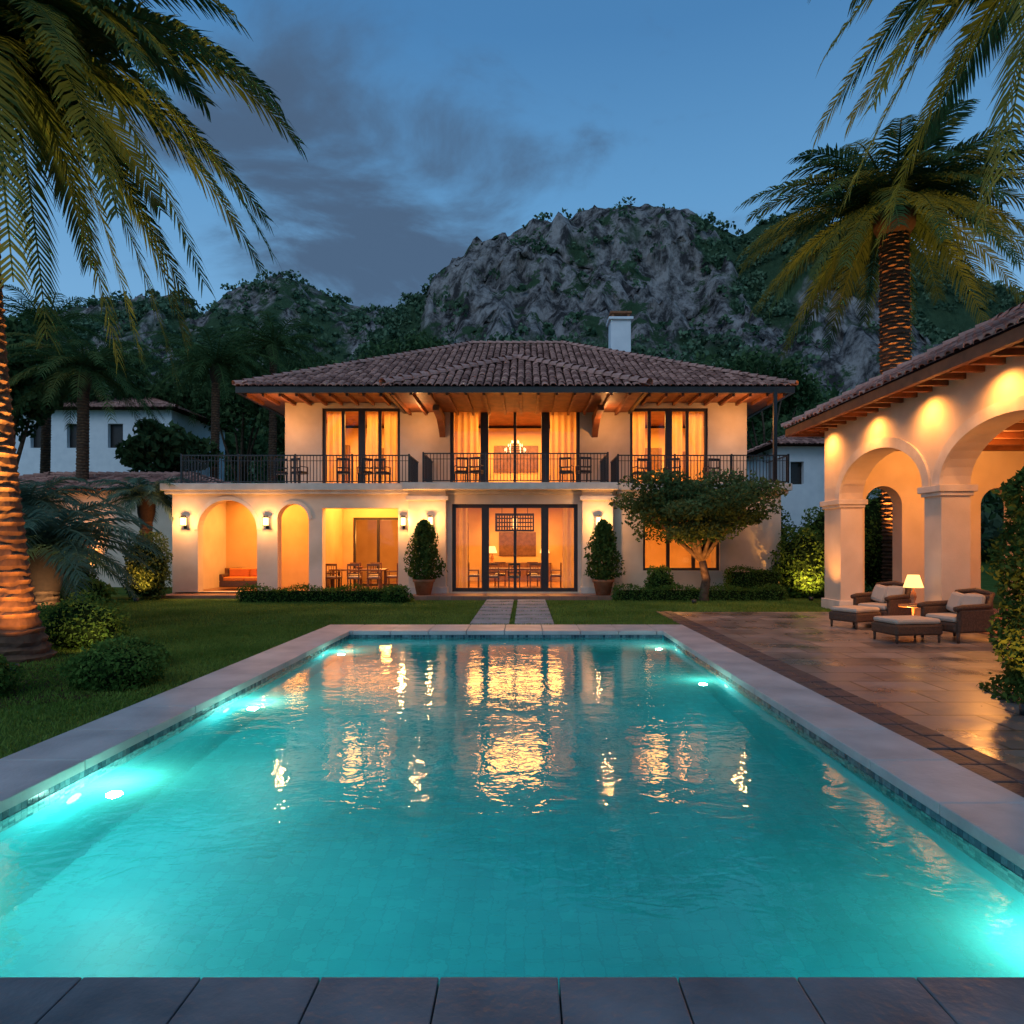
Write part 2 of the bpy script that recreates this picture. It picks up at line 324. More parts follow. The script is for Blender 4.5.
# ---------------------------------------------------------------- palms
def frond(C,a,Rr,h,drop,ll,nl,V,A):
    C=np.array(C); dx=np.array([math.cos(a),math.sin(a),0]); up=np.array([0,0,1.])
    P1=C+dx*Rr*.5+up*h; P2=C+dx*Rr-up*drop
    side=np.array([-math.sin(a),math.cos(a),0])
    P2=P2+side*R.normal()*.25
    def B(t): return (1-t)**2*C+2*t*(1-t)*P1+t*t*P2
    def D(t):
        v=2*(1-t)*(P1-C)+2*t*(P2-P1); return v/np.linalg.norm(v)
    base=R.uniform(.1,.7)
    ns=12
    for i in range(ns):
        t0,t1=i/ns,(i+1)/ns; w0,w1=.05*(1-t0)+.008,.05*(1-t1)+.008
        V+= [B(t0)-side*w0,B(t0)+side*w0,B(t1)+side*w1,B(t1)-side*w1]; A+=[.95]*4
        V+= [B(t0)-up*w0,B(t0)+up*w0,B(t1)+up*w1,B(t1)-up*w1]; A+=[.95]*4
    for i in range(nl):
        t=.10+.90*(i+R.uniform(-.3,.3))/nl; t=min(max(t,.05),1)
        ln=ll*(.45+.75*math.sin(math.pi*min(1,(t*.82+.12))))*R.uniform(.85,1.1)
        p=B(t); d=D(t); nrm=np.cross(side,d); nrm*= (1 if nrm[2]>0 else -1)
        for s in (-1,1):
            fw=.55+.75*t
            dr=side*s*1.0+d*fw+nrm*R.uniform(.0,.35)-up*.15; dr/=np.linalg.norm(dr)
            q1=p+dr*ln*.5; d2=dr-up*R.uniform(.3,.7); d2/=np.linalg.norm(d2); q2=q1+d2*ln*.5
            w=d*.026*ll/.5
            V+=[p-w*.7,p+w*.7,q1+w,q1-w, q1-w,q1+w,q2+w*.15,q2-w*.15]
            v=np.clip(base+R.normal()*.12,0,1); A+=[v]*8
def palm(name,base,top,r0,r1,fronds,ll=.55,nl=48,mat='palm',barkstep=.13,flare=1.5,seg=24,trunkmat='palmbark'):
    e=empty(name); base=Vector(base); top=Vector(top); n=int((top-base).length/barkstep)
    V=[];F=[];A=[]
    bend=Vector((top.x-base.x,top.y-base.y,0))
    cell=[[random.random() for _ in range(seg)] for _ in range(n+2)]
    for i in range(n*2+1):
        t=i/(n*2); k=i//2
        c=base.lerp(top,t)+bend*.22*math.sin(math.pi*t)
        r=r0+(r1-r0)*min(1,t*1.2); r*= 1+(flare-1)*max(0,1-t*7)**2
        for j in range(seg):
            jj=(j+(k%2)*2)%seg; cid=jj//4; f=(jj%4)/4.0
            prot=math.sin(math.pi*(f+.125))
            cv=cell[k][cid]
            rr=r*(1+(.13*prot*(.6+.6*cv) if i%2 else -.03)+random.uniform(-.02,.02))
            an=2*math.pi*j/seg; V.append((c.x+rr*math.cos(an),c.y+rr*math.sin(an),c.z+(cv-.5)*barkstep*.5)); A.append(min(1,max(0,(.25+.75*cv)*(.35+.75*prot if i%2 else .15)+random.uniform(-.1,.1))))
    for i in range(n*2):
        for j in range(seg): F.append((i*seg+j,i*seg+(j+1)%seg,(i+1)*seg+(j+1)%seg,(i+1)*seg+j))
    mk('trunk',V,F,trunkmat,e,A)
    lathe('crown_base',[(r1*1.0,-.7),(r1*1.45,-.35),(r1*1.5,0),(r1*.9,.4),(.02,.65)],tuple(top),trunkmat,e,14).data.attributes.new('var','FLOAT','POINT')
    V=[];A=[]
    for (a,Rr,h,drop) in fronds: frond(tuple(top+Vector((0,0,.15))),a,Rr,h,drop,ll,nl,V,A)
    V=np.array(V); mk('fronds',V,np.arange(len(V)).reshape(-1,4),mat,e,A)
    return e
def rfronds(n,Rr,seed,hi=1.0,lowdrop=1.0):
    g=np.random.default_rng(seed); o=[]
    for i in range(n):
        t=(i+.5)/n; a=i*2.39996+g.uniform(-.2,.2)
        Rq=Rr*(.55+.5*math.sin(math.pi*min(.75,t*.9+.15)))*g.uniform(.85,1.1)
        h=Rr*(.62*(1-t)+.08)*hi; drop=Rr*(-.45*hi+1.25*t**1.1*lowdrop)*g.uniform(.85,1.15)
        o.append((a,Rq,h,drop))
    return o
# ---------------------------------------------------------------- GROUND
PX0,PX1,PY0,PY1=-3.65,2.87,2.81,14.1; WZ=-.12; PD=-1.8
xs=[-3000,PX0-.3,PX1+.3,3000]; ys=[-3000,PY0-.3,PY1+.3,3000]; V=[(x,y,-.006) for y in ys for x in xs]
F=[(j*4+i,j*4+i+1,(j+1)*4+i+1,(j+1)*4+i) for j in range(3) for i in range(3) if not(i==1 and j==1)]
mk('ground',V,F,'grassground')
pool=empty('swimming_pool')
mk('pool_floor',[(PX0-.3,PY0-.3,PD),(PX1+.3,PY0-.3,PD),(PX1+.3,PY1+.3,PD),(PX0-.3,PY1+.3,PD)],[(0,1,2,3)],'pooltile',pool)
boxes('pool_walls',[(PX0-.3,PX0,PY0-.3,PY1+.3,PD,-.055),(PX1,PX1+.3,PY0-.3,PY1+.3,PD,-.055)],'poolwall',pool)
boxes('pool_end_walls',[(PX0,PX1,PY0-.3,PY0,PD,-.055),(PX0,PX1,PY1,PY1+.3,PD,-.055)],'poolwall',pool)
bs=[];t=.055
g=.004
for r in range(5):
    z1=-.058-r*(t+g); z0=z1-t
    n=int((PY1-PY0)/(t+g))
    for i in range(n):
        y=PY0+i*(t+g)
        bs.append((PX0-.001,PX0+.010,y,y+t,z0,z1)); bs.append((PX1-.010,PX1+.001,y,y+t,z0,z1))
    n=int((PX1-PX0)/(t+g))
    for i in range(n):
        x=PX0+i*(t+g); bs.append((x,x+t,PY1-.010,PY1+.001,z0,z1))
boxes('waterline_mosaic',bs,'mosaic',pool,attr=True)
def slabs(x0,x1,y0,y1,z0,z1,along,n,g=.006):
    o=[]
    for i in range(n):
        if along=='y':
            d=(y1-y0)/n; o.append((x0,x1,y0+i*d+g/2,y0+(i+1)*d-g/2,z0,z1))
        else:
            d=(x1-x0)/n; o.append((x0+i*d+g/2,x0+(i+1)*d-g/2,y0,y1,z0,z1))
    return o
boxes('coping_stones',slabs(-4.35,PX0+.03,PY0,PY1-.03,-.055,.03,'y',12,.012)+slabs(PX1-.03,3.5,PY0,PY1-.03,-.055,.03,'y',12,.012)+slabs(-4.35,3.5,PY1-.024,15.2,-.055,.03,'x',10,.012),'coping',pool,bevel=.008)
boxes('slate_coping_stones',slabs(-6.2,5.5,2.18,2.80,-.055,.03,'x',24)+slabs(-6.2,5.5,1.5,2.174,-.055,.03,'x',18),'slate',pool,bevel=.006)
mk('pool_water',[(PX0,PY0,WZ),(PX1,PY0,WZ),(PX1,PY1,WZ),(PX0,PY1,WZ)],[(0,1,2,3)],'water')
PL=(.62,1,.80)
def poollight(x,y,nx,ny,p=60):
    light('pool_light','POINT',(x+nx*.34,y+ny*.34,-.40),p,PL,pool,size=.06)
    V=[];k=20
    for j in range(k):
        a=2*math.pi*j/k
        V.append((x+nx*.015+(0 if nx else .09*math.cos(a)),y+ny*.015+(.09*math.cos(a) if nx else 0),-.5+.09*math.sin(a)))
    mk('pool_lamp_lens',V,[tuple(range(k))],'poollamp',pool)
for y,p in ((3.25,85),(5.5,84),(8.3,70),(12.3,42)): poollight(PX0,y,1,0,p)
for y,p in ((3.2,60),(9.7,32),(12.9,28)): poollight(PX1,y,-1,0,p)
# patio, band, path
mk('patio',[(3.95,-6,.004),(24,-6,.004),(24,18.3,.004),(3.95,18.3,.004)],[(0,1,2,3)],'patio')
bs=[]
y=1.0
while y<18.2:
    for k in range(2):
        bs.append((3.51+k*.22,3.51+k*.22+.21,y+random.uniform(0,.01),y+.40,-.03,.012+random.uniform(0,.008)))
    y+=.415
boxes('brick_paving_band',bs,'brickband',None,bevel=.012)
mk('near_deck',[(-7,-6,.003),(3.94,-6,.003),(3.94,1.49,.003),(-7,1.49,.003)],[(0,1,2,3)],'slate')
bs=[]
for i in range(7):
    y=15.45+i*1.0
    bs+= [(-1.25,-.36,y,y+.82,-.03,.03),(-.24,.66,y,y+.82,-.03,.03)]
boxes('stone_path',bs,'step',None,bevel=.015)
def grass(name,regs,dens,h):
    P=[]
    for (x0,x1,y0,y1) in regs:
        n=int((x1-x0)*(y1-y0)*dens); P.append(np.stack([R.uniform(x0,x1,n),R.uniform(y0,y1,n),np.zeros(n)],1))
    P=np.concatenate(P)
    keep=~((P[:,0]>-1.27)&(P[:,0]<.68)&(P[:,1]>15.4)&((P[:,1]-15.45)%1.0<.82)&(np.abs(P[:,0]+.3)>.07)); P=P[keep]
    n=len(P); a=R.uniform(0,6.28,n); w=np.stack([np.cos(a),np.sin(a),0*a],1)*.008*R.uniform(.8,1.6,n)[:,None]
    tip=P+np.stack([R.normal(size=n)*.02,R.normal(size=n)*.02,h*R.uniform(.5,1.2,n)],1)
    V=np.stack([P-w,P+w,tip],1).reshape(-1,3); nv=np.array([noise.noise(Vector((p[0]*.7,p[1]*.7,0)))*.5+.45 for p in P])
    mk(name,V,np.arange(n*3).reshape(-1,3),'grass',None,np.repeat(np.clip(nv+R.normal(size=n)*.15,0,1),3))
grass('lawn_grass',[(-8.5,-4.37,4.5,15.2)],1300,.045)
grass('lawn_grass',[(-14,-8.5,8,15.2),(-14,3.5,15.22,22),(3.5,9,18.35,22.5)],420,.055)
# ---------------------------------------------------------------- HOUSE
H=empty('mediterranean_villa')
GF=24.0
wall('arcade_wall','x',-12.4,-4.04,GF,.4,0,3.70,[(-11.5,-9.42,.15,2.34,1.04),(-8.70,-7.60,.15,2.70,.55),(-7.13,-4.46,.15,3.1,0)],'plaster',H)
archtrim('arch_trim','x',-11.5,-9.42,GF,.04,2.34,1.04,.13,'trim',H)
archtrim('arch_trim_small','x',-8.70,-7.60,GF,.04,2.70,.55,.11,'trim',H)
wall('entrance_wall','x',-4.04,3.06,GF-.05,.4,0,3.70,[(-2.57,1.86,.15,3.24,0)],'plaster',H)
wall('right_wall','x',3.06,9.0,GF,.4,0,3.70,[(4.15,6.85,.9,3.0,0)],'plaster',H)
boxes('pilasters',[(-4.04,-2.74,GF-.35,GF-.052,.0,3.70),(1.98,3.06,GF-.35,GF-.052,0,3.70)],'plaster',H,bevel=.02)
boxes('pilaster_caps',[(-4.12,-2.66,GF-.43,GF-.06,3.35,3.5),(1.90,3.14,GF-.43,GF-.06,3.35,3.5),(-4.1,-2.68,GF-.41,GF-.06,0,.35),(1.92,3.12,GF-.41,GF-.06,0,.35)],'trim',H,bevel=.015)
boxes('side_walls',[(-12.4,-12.0,GF+.402,38,0,3.70),(8.6,9.0,GF+.402,38,0,3.70)],'plaster',H)
boxes('floor_slab',[(-12.7,9.3,23.72,38,3.702,3.95),(-4.2,3.2,23.35,23.718,3.702,3.95)],'trim',H,bevel=.02)
boxes('slab_moulding',[(-12.6,9.2,23.82,23.99,3.58,3.70)],'trim',H,bevel=.02)
boxes('ground_floor',[(-12.3,8.9,24.0,33,0.0,.14)],'tilefloor',H)
boxes('terrace',[(-3.6,2.9,22.3,23.55,-.02,.13),(-12.4,-3.62,23.0,23.99,-.02,.10)],'tilefloor',H,bevel=.01)
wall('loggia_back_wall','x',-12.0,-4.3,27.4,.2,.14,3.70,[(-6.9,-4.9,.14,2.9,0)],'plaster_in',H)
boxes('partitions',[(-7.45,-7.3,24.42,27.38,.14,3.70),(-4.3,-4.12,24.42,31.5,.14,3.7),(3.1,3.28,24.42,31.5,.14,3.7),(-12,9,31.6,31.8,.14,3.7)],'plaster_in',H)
boxes('upper_partitions',[(-3.9,-3.75,26.32,30.9,3.96,7.1),(3.0,3.15,26.32,30.9,3.96,7.1),(-9,8.3,31,31.2,3.96,7.1)],'plaster_in',H)
UW=26.0
wall('upper_wall','x',-9.14,8.45,UW,.3,3.952,7.22,[(-7.73,-4.76,3.96,7.02,0),(-2.86,2.09,3.96,7.02,0),(4.0,6.97,3.96,7.02,0)],'plaster',H)
boxes('upper_side_walls',[(-9.14,-8.84,26.302,38,3.952,7.22),(8.15,8.45,26.302,38,3.952,7.22),(-9.14,8.45,38.0,38.3,0,7.22)],'plaster',H)
def window(u0,u1,y,z0,z1,mull=[],fw=.11,trans=None):
    bs=[(u0,u1,y,y+.1,z1-fw,z1),(u0,u1,y,y+.1,z0,z0+fw),(u0,u0+fw,y,y+.1,z0+fw,z1-fw),(u1-fw,u1,y,y+.1,z0+fw,z1-fw)]
    for m_,mw in mull: bs.append((m_-mw/2,m_+mw/2,y+.004,y+.096,z0+fw,z1-fw))
    if trans:
        e=sorted([u0+fw]+[q for m_,mw in mull for q in (m_-mw/2,m_+mw/2)]+[u1-fw])
        for i in range(0,len(e),2): bs.append((e[i],e[i+1],y+.02,y+.08,trans,trans+.05))
    boxes('window_frame',bs,'frame',H)
    mk('window_glass',[(u0+fw,y+.05,z0+fw),(u1-fw,y+.05,z0+fw),(u1-fw,y+.05,z1-fw),(u0+fw,y+.05,z1-fw)],[(0,1,2,3)],'glass',H)
window(-7.73,-4.76,26.08,3.96,7.02,[(-6.95,.12),(-6.24,.26),(-5.55,.12)])
window(-2.86,2.09,26.08,3.96,7.02,[(-1.55,.30),(-.385,.10),(.78,.30)],.13)
window(4.0,6.97,26.08,3.96,7.02,[(4.75,.12),(5.49,.26),(6.2,.12)])
window(-2.57,1.86,24.1,.15,3.24,[(-1.40,.26),(-.35,.10),(.70,.26)],.13)
window(4.15,6.85,24.1,.9,3.0,[(5.05,.12),(5.95,.12)],.09)
window(-6.9,-4.9,27.42,.15,2.9,[(-5.9,.1)],.09)
def curtain(u0,u1,y,z0,z1):
    n=60;V=[]
    for i in range(n+1):
        u=u0+(u1-u0)*i/n
        for z in (z0,z1): V.append((u,y+.06*math.sin(u*26)*(1 if z==z0 else .7),z))
    F=[(2*i,2*i+2,2*i+3,2*i+1) for i in range(n)]
    mk('curtain',V,F,'curtain',H,smooth=True)
for a,b in ((-7.65,-7.0),(-6.1,-5.6),(-5.45,-4.85),(-2.78,-1.8),(.98,2.0),(4.08,4.65),(5.6,6.1),(6.25,6.9)): curtain(a,b,26.42,4.0,6.95)
for a,b in ((-2.5,-2.05),(1.35,1.8)): curtain(a,b,24.5,.2,3.15)
for x,y,z,p in ((-6.3,28.4,6.9,480),(-.4,28.5,6.9,640),(5.6,28.4,6.9,480)):
    light('ceiling_light','AREA',(x,y,z),p,ROOM,H,size=3.4,aim=(x,y,0))
for x,y,z,p,s in ((-.4,27.9,3.6,720,3.8),(-9.8,25.9,3.6,270,2.6),(-5.9,25.9,3.6,280,2.4),(5.5,27,3.5,460,3.2)):
    light('room_light','AREA',(x,y,z),p,ROOM,H,size=s,aim=(x,y,0))
light('room_light','POINT',(-6,29.5,2.2),130,ROOM,H,size=.2)
def chandelier(x,y,z):
    e=empty('chandelier'); tubes('stem',[([(x,y,z+.35),(x,y,z+.9)],[.015,.015])],'darkmetal',e)
    for k,(r,zz) in enumerate(((.42,0),(.28,.18),(.14,.32))):
        lst=[]
        for i in range(12 if k==0 else 8):
            a=2*math.pi*i/(12 if k==0 else 8); lst.append(([(x+r*math.cos(a),y+r*math.sin(a),z+zz-.07),(x+r*math.cos(a),y+r*math.sin(a),z+zz),(x+r*math.cos(a),y+r*math.sin(a),z+zz+.07)],[.008,.022,.008]))
        tubes('crystals_%d'%k,lst,'lamp',e,6)
        lathe('ring_%d'%k,[(r,.0),(r+.02,.01),(r,.03)],(x,y,z+zz-.09),'darkmetal',e)
    light('chandelier_light','POINT',(x,y,z-.25),10,WARM2,e,size=.3)
chandelier(-.4,28.0,5.7)
# ornamental lattice pendant over the dining table
e=empty('lattice_pendant_lamp')
bs=[(-1.15,.35,26.3,26.34,2.95,3.02),(-1.15,.35,26.3,26.34,2.33,2.39),(-1.15,.35,26.9,26.94,2.95,3.02),(-1.15,.35,26.9,26.94,2.33,2.39),(-1.15,-1.1,26.342,26.898,2.33,3.02),(.3,.35,26.342,26.898,2.33,3.02)]
for k in range(15):
    x=-1.12+k*.102
    for yy in (26.3,26.9): bs.append((x,x+.035,yy+.005,yy+.035,2.392,2.948))
for zz in (2.5,2.66,2.82):
    for yy in (26.29,26.91): bs.append((-1.09,.29,yy,yy+.015,zz,zz+.03))
boxes('lattice_frame',bs,'frame',e); tubes('hangers',[([(x,26.6,3.0),(x,26.6,3.55)],[.012,.012]) for x in (-.9,.1)],'darkmetal',e)
boxes('hanger_bar',[(-.92,.12,26.58,26.62,3.0,3.03)],'frame',e)
lathe('glow_tube',[(.09,0),(.12,.2),(.09,.4)],(-.4,26.6,2.45),'shade',e)
boxes('wall_art',[(-1.2,.5,31.52,31.58,1.3,2.4),(-6.8,-5.4,30.93,30.98,5.2,6.2),(5,6.2,30.93,30.98,5.2,6.2),(-1.4,.6,30.93,30.98,5.1,6.3)],'tablewood',H,bevel=.02)
boxes('sideboard',[(-1.8,1.2,31.0,31.5,.14,1.0),(-11.8,-11.3,26.8,27.3,.14,.9)],'tablewood',H,bevel=.02)
boxes('bookcase',[(-2.9,-2.75,30.0,31.5,.14,2.9),(2.2,2.9,31.1,31.5,.14,2.8),(-3.6,-2.6,31.1,31.5,.14,2.8),(-8.6,-7.9,30.6,30.9,3.96,6.3),(6.6,7.6,30.6,30.9,3.96,6.0)],'tablewood',H,bevel=.02)
def tablelamp(x,y,z,s=1,p=12):
    e=empty('table_lamp'); lathe('lamp_base',[(.0,0),(.09*s,0),(.09*s,.02),(.03*s,.05),(.06*s,.16*s),(.05*s,.24*s),(.015,.3*s),(.015,.42*s)],(x,y,z),'terracotta',e)
    lathe('lamp_shade',[(.19*s,.36*s),(.11*s,.62*s)],(x,y,z),'shade',e)
    if p: light('lamp_bulb','POINT',(x,y,z+.5*s),p,WARM,e,size=.08)
    return e
tablelamp(-1.5,31.2,1.0,1.2,22); tablelamp(.9,31.2,1.0,1.2,22); tablelamp(-2.0,30.2,4.9,1.2,0); tablelamp(1.4,30.2,4.9,1.2,0)
boxes('side_tables',[(-2.3,-1.7,29.9,30.5,3.96,4.9),(1.1,1.7,29.9,30.5,3.96,4.9)],'tablewood',H,bevel=.02)
def tiles(name,O,U,S,Ls,umin,umax,parent,w=.27,c=.40):
    O=np.array(O,float);U=np.array(U,float);S=np.array(S,float);Nn=np.cross(U,S); Nn*=1 if Nn[2]>0 else -1
    V=[];A=[];F=[]
    th=np.linspace(math.pi,0,6)
    for j in range(int(Ls/c)+1):
        s0=j*c; sc_=min(s0+c*.5,Ls)
        a,b=umin(sc_),umax(sc_)
        if b-a<w*.3: continue
        for i in range(int(math.floor(a/w)),int(math.ceil(b/w))+1):
            u=(i+.5)*w
            if u<a-.05 or u>b+.05: continue
            v=R.random(); ju=R.normal()*.008; lift=R.normal()*.006; s1=min(s0+c+.05,Ls+.05); sa=s0-.05+R.normal()*.01
            k=len(V)
            for t in th: V.append(O+U*(u+ju+w*.42*math.cos(t))+S*sa+Nn*(.055+lift+.075*math.sin(t)))
            for t in th: V.append(O+U*(u+ju+w*.36*math.cos(t))+S*s1+Nn*(.012+lift+.065*math.sin(t)))
            for t in th: V.append(O+U*(u+ju+w*.33*math.cos(t))+S*sa+Nn*(.035+lift+.062*math.sin(t)))
            for q in range(5): F.append((k+q,k+q+1,k+q+7,k+q+6)); F.append((k+12+q,k+12+q+1,k+q+1,k+q))
            A+=[v]*18
    mk(name,np.array(V),np.array(F),'rooftile',parent,A)
def ridge(name,a,b,parent,r=.13):
    a=Vector(a);b=Vector(b);n=int((b-a).length/.38); V=[];F=[];A=[]
    d=(b-a).normalized(); s=d.cross(Vector((0,0,1))).normalized(); u=s.cross(d)
    for i in range(n+1):
        p=a+d*(i*.38); k=len(V); v=.7+.3*random.random()
        for (q,rr,l) in ((p-d*.03,r*1.1,.03),(p+d*.40,r*.88,0)):
            for j in range(7):
                t=math.pi*j/6; V.append(tuple(q+s*rr*math.cos(t)+u*(rr*math.sin(t)+l+.05)))
        for j in range(6): F.append((k+j,k+j+1,k+j+8,k+j+7))
        A+=[v]*14
    mk(name,V,F,'rooftile',parent,A)
def hiproof(x0,x1,y0,y1,z,pitch,parent,faces='fblr'):
    run=min(y1-y0,x1-x0)/2; Z=z+run*pitch; Ls=run*math.sqrt(1+pitch**2); c=1/math.sqrt(1+pitch**2); s=pitch*c
    if (y1-y0)<=(x1-x0):
        A_=(x0+run,(y0+y1)/2,Z);B_=(x1-run,(y0+y1)/2,Z)
    else: A_=((x0+x1)/2,y0+run,Z);B_=((x0+x1)/2,y1-run,Z)
    V=[(x0,y0,z),(x1,y0,z),(x1,y1,z),(x0,y1,z),A_,B_]
    if (y1-y0)<=(x1-x0): F=[(0,1,5,4),(1,2,5),(2,3,4,5),(3,0,4),(0,3,2,1)]
    else: F=[(0,1,4),(1,2,5,4),(2,3,5),(3,0,4,5),(0,3,2,1)]
    mk('roof_deck',V,F,'roofdeck',parent)
    W=x1-x0; D_=y1-y0
    if 'f' in faces: tiles('roof_tiles_front',(x0,y0,z),(1,0,0),(0,c,s),Ls,lambda q:q*c,lambda q:W-q*c,parent)
    if 'b' in faces: tiles('roof_tiles_back',(x0,y1,z),(1,0,0),(0,-c,s),Ls,lambda q:q*c,lambda q:W-q*c,parent)
    if 'l' in faces: tiles('roof_tiles_left',(x0,y0,z),(0,1,0),(c,0,s),Ls,lambda q:q*c,lambda q:D_-q*c,parent)
    if 'r' in faces: tiles('roof_tiles_right',(x1,y0,z),(0,1,0),(-c,0,s),Ls,lambda q:q*c,lambda q:D_-q*c,parent)
    for k,(a,b) in enumerate(((V[0],A_),(V[1],A_ if (y1-y0)>(x1-x0) else B_),(V[2],B_),(V[3],A_ if (y1-y0)<=(x1-x0) else B_),(A_,B_))): ridge('ridge_%d'%k,a,b,parent)
hiproof(-10.27,9.57,24.2,39.8,7.42,.481,H,'flr')
boxes('soffit',[(-10.1,9.4,24.35,39.6,7.225,7.30)],'wood',H)
boxes('fascia',[(-10.27,9.57,24.2,24.34,7.20,7.415),(-10.27,-10.12,24.342,39.8,7.20,7.415),(9.42,9.57,24.342,39.8,7.20,7.415)],'frame',H)
pp=.47; pc=1/math.sqrt(1+pp**2); ps=pp*pc; px0,px1,py=-4.60,4.02,22.3; pr=(px1-px0)/2; pz=6.98
apx=((px0+px1)/2,py+pr,pz+pr*pp)
mk('porch_roof_deck',[(px0,py,pz),(px1,py,pz),apx,(px0,24.6,pz),(px1,24.6,pz),(apx[0],28.4,apx[2])],[(0,1,2),(0,2,5,3),(1,4,5,2),(0,3,4,1)],'roofdeck',H)
tiles('porch_tiles_front',(px0,py,pz),(1,0,0),(0,pc,ps),pr/pc,lambda q:q*pc,lambda q:(px1-px0)-q*pc,H)
tiles('porch_tiles_left',(px0,py,pz),(0,1,0),(pc,0,ps),pr/pc,lambda q:q*pc,lambda q:q*pc+1.9,H)
tiles('porch_tiles_right',(px1,py,pz),(0,1,0),(-pc,0,ps),pr/pc,lambda q:q*pc,lambda q:q*pc+1.9,H)
ridge('porch_hip_a',(px0,py,pz),apx,H,.18); ridge('porch_hip_b',(px1,py,pz),apx,H,.18); ridge('porch_ridge',apx,(apx[0],27.6,apx[2]),H)
boxes('porch_soffit',[(px0+.12,px1-.12,py+.12,25.98,6.85,6.90)],'wood',H)
boxes('porch_fascia',[(px0,px1,py,py+.11,6.78,6.975),(px0,px0+.11,py+.112,25.9,6.78,6.975),(px1-.11,px1,py+.112,25.9,6.78,6.975)],'frame',H)
bs=[(x,x+.09,24.36,25.98,7.10,7.22) for x in np.arange(-10.0,9.3,.6) if not(-4.9<x<4.2)]
bs+=[(x,x+.09,22.43,25.97,6.73,6.845) for x in np.arange(-4.4,3.9,.6)]
boxes('rafter_tails',bs,'wood',H)
V=[];F=[]
for x in (-3.25,2.55):
    k=len(V)
    for xx in (x,x+.22):
        V+=[(xx,25.98,5.9),(xx,25.98,6.72),(xx,24.0,6.72),(xx,24.0,6.55),(xx,25.1,6.42),(xx,25.7,6.15)]
    F+=[tuple(k+i for i in range(6)),tuple(k+11-i for i in range(6))]
    for i in range(6): F.append((k+i,k+(i+1)%6,k+6+(i+1)%6,k+6+i))
mk('corbel_brackets',V,F,'wood',H)
boxes('chimney',[(3.85,4.75,30.6,31.5,8.5,11.9),(3.75,4.85,30.5,31.6,11.9,12.02)],'white',H,bevel=.015)
boxes('chimney_cap',[(3.9,4.0,30.65,30.75,12.022,12.2),(4.6,4.7,30.65,30.75,12.022,12.2),(3.9,4.0,31.35,31.45,12.022,12.2),(4.6,4.7,31.35,31.45,12.022,12.2),(3.82,4.78,30.57,31.53,12.202,12.28)],'terracotta',H)
def railing(x0,x1,y,z0,z1):
    bs=[(x0,x1,y-.025,y+.025,z1-.04,z1),(x0,x1,y-.015,y+.015,z1-.22,z1-.20),(x0,x1,y-.02,y+.02,z0+.05,z0+.08)]
    for x in np.arange(x0,x1,.115): bs.append((x,x+.024,y-.008,y+.008,z0+.08,z1-.04))
    for x in np.arange(x0,x1+.01,(x1-x0)/max(1,round((x1-x0)/2))): bs.append((x-.03,x+.03,y-.027,y+.027,z0,z1+.03))
    for sx in (x0,x1):
        bs.append((sx-.02,sx+.02,y,25.9,z1-.04,z1)); bs.append((sx-.02,sx+.02,y,25.9,z0+.05,z0+.08))
        for yy in np.arange(y,25.9,.115): bs.append((sx-.008,sx+.008,yy,yy+.016,z0+.08,z1-.04))
    boxes('balcony_railing',bs,'darkmetal',H)
railing(-12.0,-4.05,23.85,3.95,4.95); railing(-3.5,2.85,23.5,3.952,4.97); railing(3.25,9.2,23.85,3.95,4.95)
boxes('balcony_post',[(8.75,8.87,24.0,24.12,3.95,7.2)],'darkmetal',H)
def sconce(x,y,z,p=85):
    e=empty('wall_lantern')
    boxes('lantern_glass',[(x-.07,x+.07,y-.24,y-.10,z-.13,z+.13)],'lamp',e)
    bs=[(x-.10,x+.10,y-.27,y-.07,z+.132,z+.16),(x-.06,x+.06,y-.23,y-.11,z+.162,z+.21),(x-.09,x+.09,y-.26,y-.08,z-.16,z-.132),(x-.03,x+.03,y-.1,y-.003,z-.2,z-.14),(x-.05,x+.05,y-.025,y-.002,z-.25,z+.1)]
    for sx in (-.08,.072):
        for sy in (-.25,-.098): bs.append((x+sx,x+sx+.01,y+sy,y+sy+.01,z-.13,z+.13))
    boxes('lantern_frame',bs,'darkmetal',e)
    light('lantern_light','POINT',(x,y-.50,z),p,WARM2,e,size=.06)
for x,y in ((-11.93,24),(-9.05,24),(-4.25,24),(-3.25,GF-.35),(2.52,GF-.35)): sconce(x,y,2.62)
for x,p in ((-8.9,75),(-3.9,50),(3.0,50),(7.9,75)): light('eave_light','POINT',(x,24.8,6.3),p,(1,.43,.13),H,size=.05)
# ---------------------------------------------------------------- PAVILION
Pv=empty('arcade_pavilion'); X=8.6
ops=[(-2.1,1.8,.0,3.05,1.1),(2.4,5.7,.0,3.05,1.1),(6.3,9.7,.0,3.05,1.1),(10.2,14.1,.0,3.05,1.1),(14.7,18.6,.0,3.05,1.1)]
wall('arcade_wall','y',-2.7,19.6,X,.6,0,5.15,ops,'plaster',Pv)
for (a,b,_,zs,r) in ops: archtrim('arch_trim','y',a,b,X,.05,zs,r,.24,'trim',Pv)
bs=[]
for a,b in ((-2.7,-2.1),(1.8,2.4),(5.7,6.3),(9.7,10.2),(14.1,14.7),(18.6,19.6)):
    for d,z0,z1 in ((.05,2.82,2.90),(.10,2.902,3.04),(.07,0,.28)): bs.append((X-d,X+.6+d,a-d,b+d,z0,z1))
boxes('column_capitals',bs,'trim',Pv,bevel=.012)
wall('end_wall','x',9.202,14.5,19.1,.5,0,5.15,[(9.5,10.55,0,2.9,.55),(12.75,13.75,0,2.9,.5)],'plaster',Pv)
wall('back_wall','y',-2.7,19.1,14.5,.4,0,5.15,[(15.2,18.0,0,2.9,.9),(10.6,13.4,0,2.9,.9)],'plaster',Pv)
